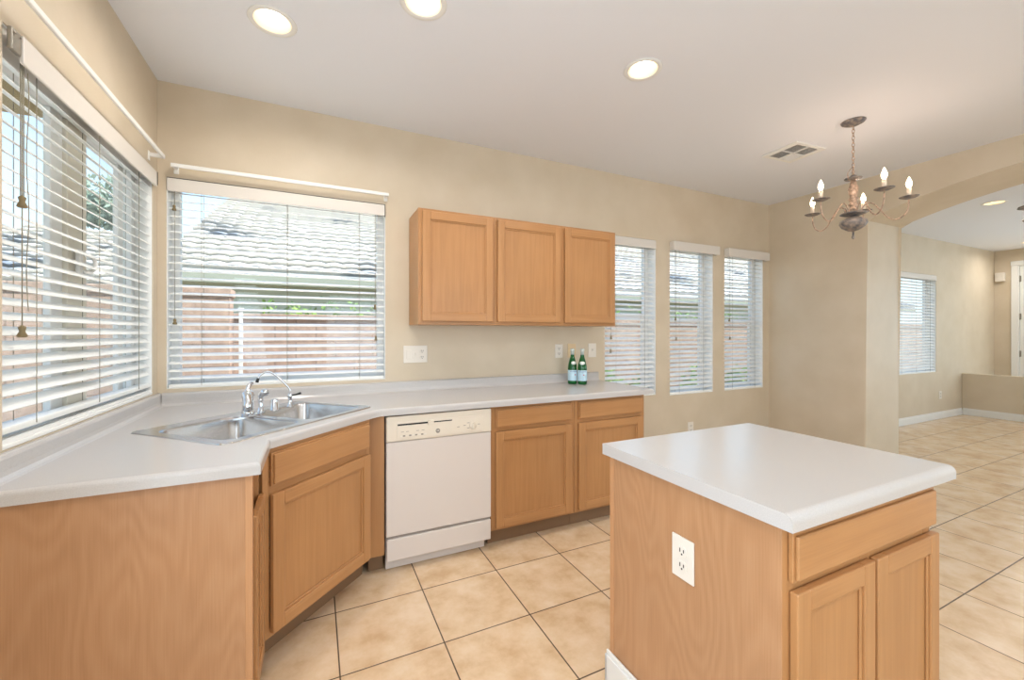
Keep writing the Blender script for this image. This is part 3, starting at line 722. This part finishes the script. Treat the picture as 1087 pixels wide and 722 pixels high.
b = MB(); b.box(.006, .585, .03, .05, .004, .09, .002); b.build('kick_plate', 'dw', dw)

# ================================================================== ISLAND
ix0, ix1, iyf, iyb = 1.762, 2.478, -2.322, -1.722
isl = cabinet('island_cabinet', 'free-standing maple kitchen island cabinet with one wide drawer over two doors', 'cabinet', ix1-ix0, iyb-iyf-.02, .10, ZU, (ix0, iyf, 0), 0,
    ((0, .042), (.325, .385), (ix1-ix0-.042, ix1-ix0)), ((ZU-.03, ZU-.001), (.69, .735), (.10, .14)), [(.024, .360, .118, .700), (.374, .722, .118, .700)], [(.020, ix1-ix0-.006, .722, .838)], (0.02, ix1-ix0-.02, .06), side='panel')
L = ix1-ix0
b = MB(); b.box(-.004, .001, .000, .592, .001, ZU-.001, .0008, 1, 0); b.build('side_panel', 'panel', isl)
b = MB(); b.box(-.006, L, .592, .612, .001, ZU-.001, .001, 1, 0); b.build('back_panel', 'edge', isl)
b = MB(); b.box(-.020, -.0065, .045, .622, .001, .135, .003); b.box(-.020, L, .6125, .624, .001, .135, .003); b.box(-.015, -.0065, .045, .622, .135, .15, .003); b.build('base_moulding', 'white', isl)
io = thing('island_worktop', 'white laminate island worktop with a rounded front edge', 'worktop', ((ix0+ix1)/2, (iyf+iyb)/2, ZU))
wx0, wx1, wy0, wy1 = 1.740-(ix0+ix1)/2, 2.548-(ix0+ix1)/2, -2.358-(iyf+iyb)/2, -1.688-(iyf+iyb)/2
T = ZT-ZU
r_ = .020
prof = [(wy1, 0), (wy1, T)] + [(wy0+r_-r_*math.sin(R(90*k/8)), T-r_+r_*math.cos(R(90*k/8))) for k in range(9)] + [(wy0, 0)]
b = MB(); b.prism(prof[::-1], wx0, wx1, axis='x')
b.build('slab', 'laminate', io)

# ================================================================== SMALL WALL THINGS
def plate(label, cat, name, loc, rz, wd, ht, gangs, m='plate', group=None):
    """local: faces -y"""
    o = thing(name, label, cat, loc, rz, group)
    b = MB(); b.box(-wd/2, wd/2, -.006, -.0005, -ht/2, ht/2, .002); b.build('cover_plate', m, o)
    for x, kind in gangs:
        if kind == 'outlet':
            for z in (-.021, .021):
                b = MB(); b.prism(rrect(x-.0165, x+.0165, z-.0145, z+.0145, .010, 4), -.0085, -.0055, .0008, axis='y'); s_ = b.build('socket', m, o)
                b = MB(); b.box(x-.008, x-.005, -.0092, -.0084, z-.003, z+.008); b.box(x+.005, x+.008, -.0092, -.0084, z-.002, z+.007)
                b.cyl((0, 0, 0), .0028, .0008, 10, mtx=Matrix.Translation((x, -.0084, z-.008)) @ Matrix.Rotation(R(90), 4, 'X')); b.build('slots', 'slot', s_)
        elif kind == 'toggle':
            b = MB(); b.box(x-.006, x+.006, -.008, -.0055, -.014, .014, .001); b.box(x-.0035, x+.0035, -.018, -.0075, -.002, .010, .001); b.build('toggle', m, o)
        elif kind == 'rocker':
            b = MB(); b.box(x-.016, x+.016, -.0095, -.0055, -.033, .033, .002); b.build('rocker', m, o)
    return o
plate('white wall plate with a rocker and switches between sink window and upper cabinet', 'switch', 'switch_plate', (1.424, 0, 1.150), 0, .166, .120, ((-.046, 'rocker'), (0, 'toggle'), (.046, 'outlet')))
plate('white duplex outlet left of the green bottles', 'outlet', 'wall_outlet', (2.597, 0, 1.150), 0, .074, .112, ((0, 'outlet'),))
plate('beige painted blank plate on the wall just behind the green bottles', 'wall plate', 'blank_plate', (2.723, 0, 1.150), 0, .078, .116, (), 'plate_beige')
plate('white single toggle switch right of the green bottles', 'switch', 'light_switch', (2.930, 0, 1.150), 0, .080, .118, ((0, 'toggle'),))
plate('white duplex outlet on the side of the island', 'outlet', 'island_outlet', (ix0-.0042, -2.043, .645), R(-90), .078, .122, ((0, 'outlet'),))
plate('white outlet low on the wall under the middle nook window', 'outlet', 'wall_outlet', (4.10, 0, .372), 0, .074, .114, ((0, 'outlet'),))
plate('white outlet low on the living room wall near the half wall', 'outlet', 'wall_outlet', (9.37, 0, .355), 0, .080, .120, ((0, 'outlet'),))
b = MB(); b.box(-.06, -.001, -.055, .055, -.075, .075, .008); b.box(-.066, -.058, -.03, .03, .0, .05, .004)
se = b.build('alarm_sensor', 'plate'); se.location = (XE, -.075, 2.25); tag(se, 'small white alarm sensor box high in the far corner', 'sensor')

# ================================================================== BOTTLES
def bottle(label, loc, rz):
    o = thing('water_bottle', label, 'bottle', loc, rz, 'green glass bottles on the worktop')
    pr = [(.030, 0), (.0355, .004), (.0360, .012), (.0360, .125), (.0335, .150), (.026, .180), (.0165, .213), (.0138, .232), (.0138, .262), (.0155, .264), (.0155, .270), (.013, .271)]
    b = MB(); b.lathe(pr, (0, 0, 0), 32); b.build('glass_body', 'green_glass', o)
    b = MB(); b.lathe([(.0364, .028), (.0366, .029), (.0366, .110), (.0364, .111)], (0, 0, 0), 32, closed=False); lb = b.build('front_label', 'label', o)
    text_mesh('lettering', 'S.PELLEGRINO', .0105, 'blue_ink', lb, Matrix.Translation((0, 0, .100)), wrap=(.0370, 0))
    b = MB()
    star = []
    for k in range(10):
        a = R(90+36*k); rr = .007 if k % 2 == 0 else .003; star.append((.010+rr*math.cos(a), .075+rr*math.sin(a)))
    sm = bmesh.new(); b.prism(star, -.0378, -.0362, axis='y'); b.build('star', 'red_ink', lb)
    mt = Matrix.Translation((0, -.0265, .166)) @ Matrix.Rotation(R(90-20), 4, 'X')
    b = MB(); b.lathe([(.0165, 0), (.0165, .003)], (0, 0, .003), 24, mtx=mt @ Matrix.Diagonal((1.25, .9, 1, 1))); b.build('neck_label', 'label_white', o)
    b = MB(); b.lathe([(.0148, .232), (.0150, .262), (.0165, .264), (.0168, .276), (.014, .279)], (0, 0, 0), 24); b.build('cap', 'foil', o)
bottle('green glass water bottle, the left one of the pair, its label turned right', (2.633, -.148, ZT+.0003), R(-14))
bottle('green glass water bottle, the right one of the pair, its label facing out', (2.690, -.202, ZT+.0003), R(-34))

# ================================================================== CEILING THINGS
def can(x, y, label, group, energy, warm=(1, .94, .87)):
    o = thing('ceiling_light', label, 'recessed light', (x, y, H), 0, group)
    b = MB(); b.lathe([(.074, -.001), (.080, -.0055), (.096, -.004), (.099, -.0005), (.076, -.0002)], (0, 0, 0), 40, closed=False); b.build('trim_ring', 'white', o)
    b = MB(); b.lathe([(.075, -.001), (.066, .040), (.056, .085), (.054, .11)], (0, 0, 0), 40, closed=False)
    b.lathe([(.0765, .0), (.0765, .112)], (0, 0, 0), 40, closed=False); b.lathe([(.0765, .112), (.001, .113)], (0, 0, 0), 40, closed=False); b.build('baffle', 'baffle', o)
    b = MB(); b.lathe([(.02, .06), (.042, .064), (.050, .078), (.046, .095), (.03, .108)], (0, 0, 0), 32); b.build('lamp', 'lamp', o)
    l = light('AREA', 'downlight_lamp', (x, y, H-.012), (0, 0, 0), energy*.8, warm, shape='DISK', size=.12)
    l.data.spread = R(165)
can(*CANS[0], 'recessed ceiling light above the sink, leftmost in view', 'recessed ceiling lights', 9)
can(*CANS[1], 'recessed ceiling light cut by the top edge of the frame', 'recessed ceiling lights', 9)
can(*CANS[2], 'recessed ceiling light above the upper cabinets, nearest the vent', 'recessed ceiling lights', 9)
for k, (x, y) in enumerate(HIDDEN_CANS):
    can(x, y, 'recessed ceiling light out of view', 'recessed ceiling lights out of view', 12 if k < 3 else 9)

v = thing('ceiling_vent', 'square white ceiling air vent beside the chandelier', 'vent', (4.135, -.945, H), R(-4))
b = MB(); b.box(-.165, .165, -.140, .140, -.004, -.0005, .001)
b.box(-.165, .165, -.140, -.112, -.010, -.004, .002); b.box(-.165, .165, .112, .140, -.010, -.004, .002); b.box(-.165, -.115, -.112, .112, -.010, -.004, .002); b.box(.115, .165, -.112, .112, -.010, -.004, .002)
b.box(-.115, .115, -.006, .006, -.012, -.004, .001); b.box(-.007, .007, -.112, .112, -.012, -.004, .001); b.build('frame', 'white', v)
b = MB(); b.box(-.114, .114, -.111, .111, -.0055, -.0042); b.build('opening', 'ventshade', v)  # flat dark sheet, its colour gives the shade inside the vent
b = MB()
for sx in (-1, 1):
    for sy in (-1, 1):
        for k in range(7):
            ang = -40 if (sx, sy) != (1, 1) else 50
            mt = Matrix.Translation((sx*(.016+k*.0145), sy*.059, -.0088)) @ Matrix.Rotation(R(ang), 4, 'Y')
            b.box(-.005, .005, -.051, .051, -.0006, .0006, mtx=mt)
b.build('louvres', 'white', v)

# chandelier
CX, CY, CZ = 4.012, -1.400, 2.155
ch = thing('chandelier', 'five-arm aged pewter chandelier with lit candle bulbs hanging in the nook', 'chandelier', (CX, CY, H))
zc = lambda z: z-H
b = MB(); b.lathe([(.012, -.030), (.03, -.026), (.062, -.010), (.068, -.0006)], (0, 0, 0), 32); b.build('canopy', 'pewter', ch)
b = MB(); z = H-.030; k = 0
while z > 2.345:
    loop_ = [(.007*math.cos(a*math.pi/6), 0, .014*math.sin(a*math.pi/6)) for a in range(12)]
    if k % 2: loop_ = [(0, p[0], p[2]) for p in loop_]
    b.tube([(p[0], p[1], zc(z)-.012+p[2]) for p in loop_], .0020, 6, closed=True); z -= .0225; k += 1
b.build('chain', 'copper', ch)
b = MB(); b.tube(smooth_pts([(0, .004, zc(2.40)), (-.03, .01, zc(2.37)), (-.065, .0, zc(2.345)), (-.06, -.0, zc(2.315)), (-.045, 0, zc(2.30))]), .0022, 6); b.tube(smooth_pts([(.0, 0, zc(2.39)), (-.02, -.01, zc(2.35)), (-.012, 0, zc(2.33))]), .0022, 6); b.build('cord', 'copper', ch)
b = MB(); b.lathe([(.010, 2.312), (.046, 2.318), (.050, 2.324), (.030, 2.328), (.012, 2.345), (.006, 2.350)], (0, 0, -H), 28); b.build('top_collar', 'pewter', ch)
b = MB(); b.lathe([(.020, 2.10), (.026, 2.115), (.016, 2.125), (.020, 2.14), (.028, 2.15), (.018, 2.162), (.022, 2.175), (.030, 2.185), (.018, 2.20), (.024, 2.225), (.028, 2.255), (.018, 2.285), (.014, 2.312)], (0, 0, -H), 24); b.build('column', 'copper', ch)
b = MB(); b.lathe([(.012, 2.072), (.060, 2.082), (.074, 2.088), (.070, 2.092), (.022, 2.100)], (0, 0, -H), 32); b.build('arm_plate', 'pewter', ch)
b = MB(); b.lathe([(.006, 1.972), (.030, 1.978), (.062, 1.998), (.076, 2.022), (.072, 2.042), (.040, 2.060), (.014, 2.073)], (0, 0, -H), 32); b.build('bowl', 'pewter', ch)
b = MB(); b.lathe([(.003, 1.920), (.009, 1.928), (.009, 1.938), (.005, 1.945), (.006, 1.973)], (0, 0, -H), 16); b.build('finial', 'pewter', ch)
b = MB()
b.tube([(-.092, .0, 2.082-H), (-.106, 0, 2.090-H), (-.108, 0, 2.105-H), (-.094, 0, 2.112-H), (-.080, 0, 2.100-H)], .0022, 6); b.build('ring_hook', 'pewter', ch)
for k, ang in enumerate((14, 80, 170, 236, 308)):
    a = R(ang); dr = Vector((math.cos(a), math.sin(a), 0))
    f = lambda r, z: dr*r+Vector((0, 0, z-H))
    arm = [f(.040, 2.095), f(.050, 2.125), f(.075, 2.150), f(.105, 2.140), f(.140, 2.095), f(.175, 2.045), f(.215, 2.025), f(.255, 2.045), f(.276, 2.090), f(.28, 2.146)]
    b = MB(); b.tube(smooth_pts(arm, 5), .0042, 8); ao = b.build('arm', 'copper', ch)
    b = MB(); b.lathe([(.006, -.006), (.030, -.004), (.048, .004), (.050, .006), (.020, .003), (.012, .002)], f(.28, CZ), 28); b.build('drip_pan', 'pewter', ao)
    b = MB(); b.lathe([(.011, .002), (.0115, .058), (.008, .060)], f(.28, CZ), 16); b.build('candle_sleeve', 'candle', ao)
    b = MB(); b.lathe([(.006, .060), (.012, .072), (.0155, .085), (.013, .100), (.007, .118), (.002, .130)], f(.28, CZ), 16); b.build('candle_bulb', 'bulb', ao)
    p = Vector((CX, CY, H)) + f(.28, CZ+.088)
    light('POINT', 'candle_glow', p, (0, 0, 0), 2.2, (1, .72, .54), shadow_soft_size=.02)

# ceiling fan of the living room (one blade tip reaches into the frame)
fn = thing('ceiling_fan', 'grey ceiling fan blade tip at the right edge beyond the arch', 'fan', (7.16, -1.93, H))
b = MB(); b.lathe([(.02, -.06), (.06, -.04), (.07, -.0006)], (0, 0, 0), 24); b.cyl((0, 0, -.16), .014, .11, 12); b.build('mount', 'pewter', fn)
b = MB(); b.lathe([(.04, -.30), (.09, -.285), (.11, -.25), (.11, -.20), (.06, -.165), (.015, -.155)], (0, 0, 0), 28); b.build('motor', 'pewter', fn)
a0 = math.atan2(.476, -.52)
for k in range(5):
    mt = Matrix.Rotation(a0+k*2*math.pi/5, 4, 'Z') @ Matrix.Translation((0, 0, -.247)) @ Matrix.Rotation(R(10), 4, 'X')
    b = MB(); b.prism([(.10, -.03), (.22, -.055), (.62, -.065), (.68, -.045), (.70, 0), (.68, .045), (.62, .065), (.22, .055), (.10, .03)], -.004, .004, .001, mtx=mt); b.build('blade', 'pewter', fn)

# ================================================================== OUTSIDE
b = MB(); b.box(-40, 45, .15, 45, -.25, -.15); b.box(-40, -.15, -20, .15, -.25, -.15); b.box(-.15, 45, -20, YE-.15, -.25, -.15)
struct(b.build('ground', 'ground'), 'gravel ground of the side yard', 'ground')
# own eave beyond the left window, and an added unseen roof behind that blocks the sun
b = MB(); b.box(-1.1, -.151, -3.6, .38, 2.53, 2.65); b.box(-.15, .4, .152, .38, 2.53, 2.65)
ev = b.build('eave', 'soffit'); struct(ev, 'tan roof eave over the left window', 'eave')
b = MB(); b.box(-.5, XE+1, YE-3.4, YE-.152, 2.55, 2.75); b.box(XE-.5, XE-.3, YE-3.4, YE-3.2, -.15, 2.55); b.box(.2, .4, YE-3.4, YE-3.2, -.15, 2.55); struct(b.build('sun_block_roof', 'soffit'), 'added unseen roof that keeps the sun off the rear openings', 'roof')

# garden walls
b = MB(); b.box(-9, .10, 1.50, 1.70, -.15, 1.62, .004); b.box(-9, .115, 1.485, 1.715, 1.62, 1.69, .006)
tag(b.build('garden_wall', 'block'), 'taller pinkish block wall outside at the left of the sink window', 'wall')
b = MB(); b.box(.155, .185, 1.60, 1.63, -.15, 1.50, .003); b.box(.148, .192, 1.593, 1.637, 1.50, 1.53, .004); tag(b.build('sunlit_end_post', 'white'), 'slim white post standing in for the sunlit end of the taller block wall', 'post')  # white colour stands for sunlight on the end of the block wall
b = MB(); b.box(.0, 16, 2.20, 2.40, -.15, 1.44, .004); b.box(.0, 16, 2.18, 2.42, 1.44, 1.50, .006)
tag(b.build('garden_wall', 'block'), 'long pinkish block wall outside behind the right half of the windows', 'wall')

def leaves(b, blobs, n, s, mi=0):
    for _ in range(n):
        c, rad = random.choice(blobs); c = Vector(c)
        while True:
            p = Vector((random.uniform(-1, 1), random.uniform(-1, 1), random.uniform(-1, 1)))
            if .2 < p.length < 1: break
        p = Vector((p.x*rad[0], p.y*rad[1], p.z*rad[2]))+c
        u = Vector((random.gauss(0, 1), random.gauss(0, 1), random.gauss(0, 1))).normalized(); w_ = u.orthogonal().normalized()
        k = s*random.uniform(.6, 1.3)
        f = b.bm.faces.new([b.bm.verts.new(q) for q in (p-u*k, p+w_*k*.45, p+u*k, p-w_*k*.45)]); f.material_index = mi
def plant(name, label, cat, loc, blobs, n, s, stem, group=None):
    o = thing(name, label, cat, loc, 0, group)
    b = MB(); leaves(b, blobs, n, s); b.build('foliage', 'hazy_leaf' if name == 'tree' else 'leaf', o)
    b = MB()
    for st_ in stem: b.tube(st_[0], st_[1], 8)
    b.build('stem' if name != 'tree' else 'trunk', 'bark', o)
plant('hedge', 'bright green hedge just behind the long block wall outside', 'hedge', (4.5, 2.95, -.15), [((x, 0, .98+.04*math.sin(x*5)), (.35, .3, .92)) for x in [-4.2+.3*i for i in range(40)]], 17000, .05, [([(x, 0, 0), (x, 0, .7)], .03) for x in (-4, -2, 0, 2, 4, 6)])
for i, (x, hgt) in enumerate(((4.55, .95), (5.4, .9), (6.5, 1.0), (7.5, .9))):
    plant('shrub', ('low green shrub outside the left of the two middle windows', 'low green shrub outside the middle tall window', 'low green shrub outside the tall window by the corner', 'low green shrub farthest along the outside wall')[i], 'shrub', (x, 1.9, -.15),
          [((0, 0, hgt*.5), (.42, .25, hgt*.5))], 900, .05, [([(0, 0, 0), (0, 0, hgt*.5)], .02)], 'shrubs along the outside wall')

def tiled_roof(b, x0, x1, y0, z0, run, pitch, hipL=0, exposure=.33, dx=.06):
    """rows of barrel tile on a slope rising towards +y"""
    rows = int(run/exposure); nx = int((x1-x0)/dx)
    for j in range(rows):
        ya, yb = y0+j*exposure, y0+(j+1)*exposure+.02
        za, zb_ = z0+(ya-y0)*pitch+.05, z0+(yb-y0)*pitch+.0
        xs0 = x0+hipL*(ya-y0)
        prev = None
        za += .02
        for i in range(nx+1):
            x = x0+i*dx
            if x < xs0: continue
            wv = .028*abs(math.sin(math.pi*(x-x0)/.30))
            cur = [b.bm.verts.new((x, ya+.12, za-.05)), b.bm.verts.new((x, ya, za+wv)), b.bm.verts.new((x, yb, zb_+wv))]
            if prev: b.bm.faces.new([prev[0], cur[0], cur[1], prev[1]]); b.bm.faces.new([prev[1], cur[1], cur[2], prev[2]])
            prev = cur
def house(label, x0, x1, y0, z0, run, pitch, hipL, loc0):
    o = thing('neighbour_house', label, 'house', (0, 0, -.15))
    q = .15
    b = MB(); tiled_roof(b, x0, x1, y0, z0+q, run, pitch, hipL); rt = b.build('roof_tiles', 'rooftile', o)
    b = MB()
    if hipL: vs_ = [(x0, y0+.02, z0+q-.06), (x1, y0+.02, z0+q-.06), (x1, y0+run, z0+q-.06+run*pitch), (x0+hipL*run, y0+run, z0+q-.06+run*pitch)]
    else: vs_ = [(x0+.02, y0+.02, z0+q-.06), (x1, y0+.02, z0+q-.06), (x1, y0+run, z0+q-.06+run*pitch), (x0+.02, y0+run, z0+q-.06+run*pitch)]
    lo = [b.bm.verts.new(v) for v in vs_]; hi = [b.bm.verts.new((v[0], v[1], v[2]+.05)) for v in vs_]
    b.bm.faces.new(lo); b.bm.faces.new(hi)
    for i in range(4): b.bm.faces.new([lo[i], lo[(i+1) % 4], hi[(i+1) % 4], hi[i]])
    # back slope
    yb = y0+run; zt = z0+q+run*pitch
    xa = x0+hipL*run
    bk = [b.bm.verts.new(v) for v in ((xa, yb, zt-.02), (x1, yb, zt-.02), (x1, yb+run, zt-run*pitch), (x0, yb+run, zt-run*pitch))]
    b.bm.faces.new(bk)
    b.build('roof_deck', 'rooftile', o)
    b = MB(); b.box(x0+(0 if hipL else .0), x1, y0+.0, y0+.04, z0+q-.20, z0+q-.055); b.box(x0+.01, x1, y0+.04, y0+.32, z0+q-.20, z0+q-.18); b.build('fascia', 'fascia', o)
    b = MB(); b.box(x0+.3, x1-.5, y0+.32, y0+run*2-.6, 0, z0+q-.18)
    if not hipL:
        b.prism([(y0+.7, z0+q-.18), (y0+run*2-.7, z0+q-.18), (y0+run, z0+q+run*pitch-.2)], x0+.5, x0+.7, axis='x')
    b.build('wall', 'stucco', o)
    return o
ha = house('neighbouring house with a tiled roof filling the sink window', -1.43, 22, 5.0, 2.30, 7.3, .45, 0, None)
hc = house('second neighbouring house with a low tiled hip roof seen through the left window', -8.2, -1.9, 6.0, 2.08, 4.0, .40, .9, None)
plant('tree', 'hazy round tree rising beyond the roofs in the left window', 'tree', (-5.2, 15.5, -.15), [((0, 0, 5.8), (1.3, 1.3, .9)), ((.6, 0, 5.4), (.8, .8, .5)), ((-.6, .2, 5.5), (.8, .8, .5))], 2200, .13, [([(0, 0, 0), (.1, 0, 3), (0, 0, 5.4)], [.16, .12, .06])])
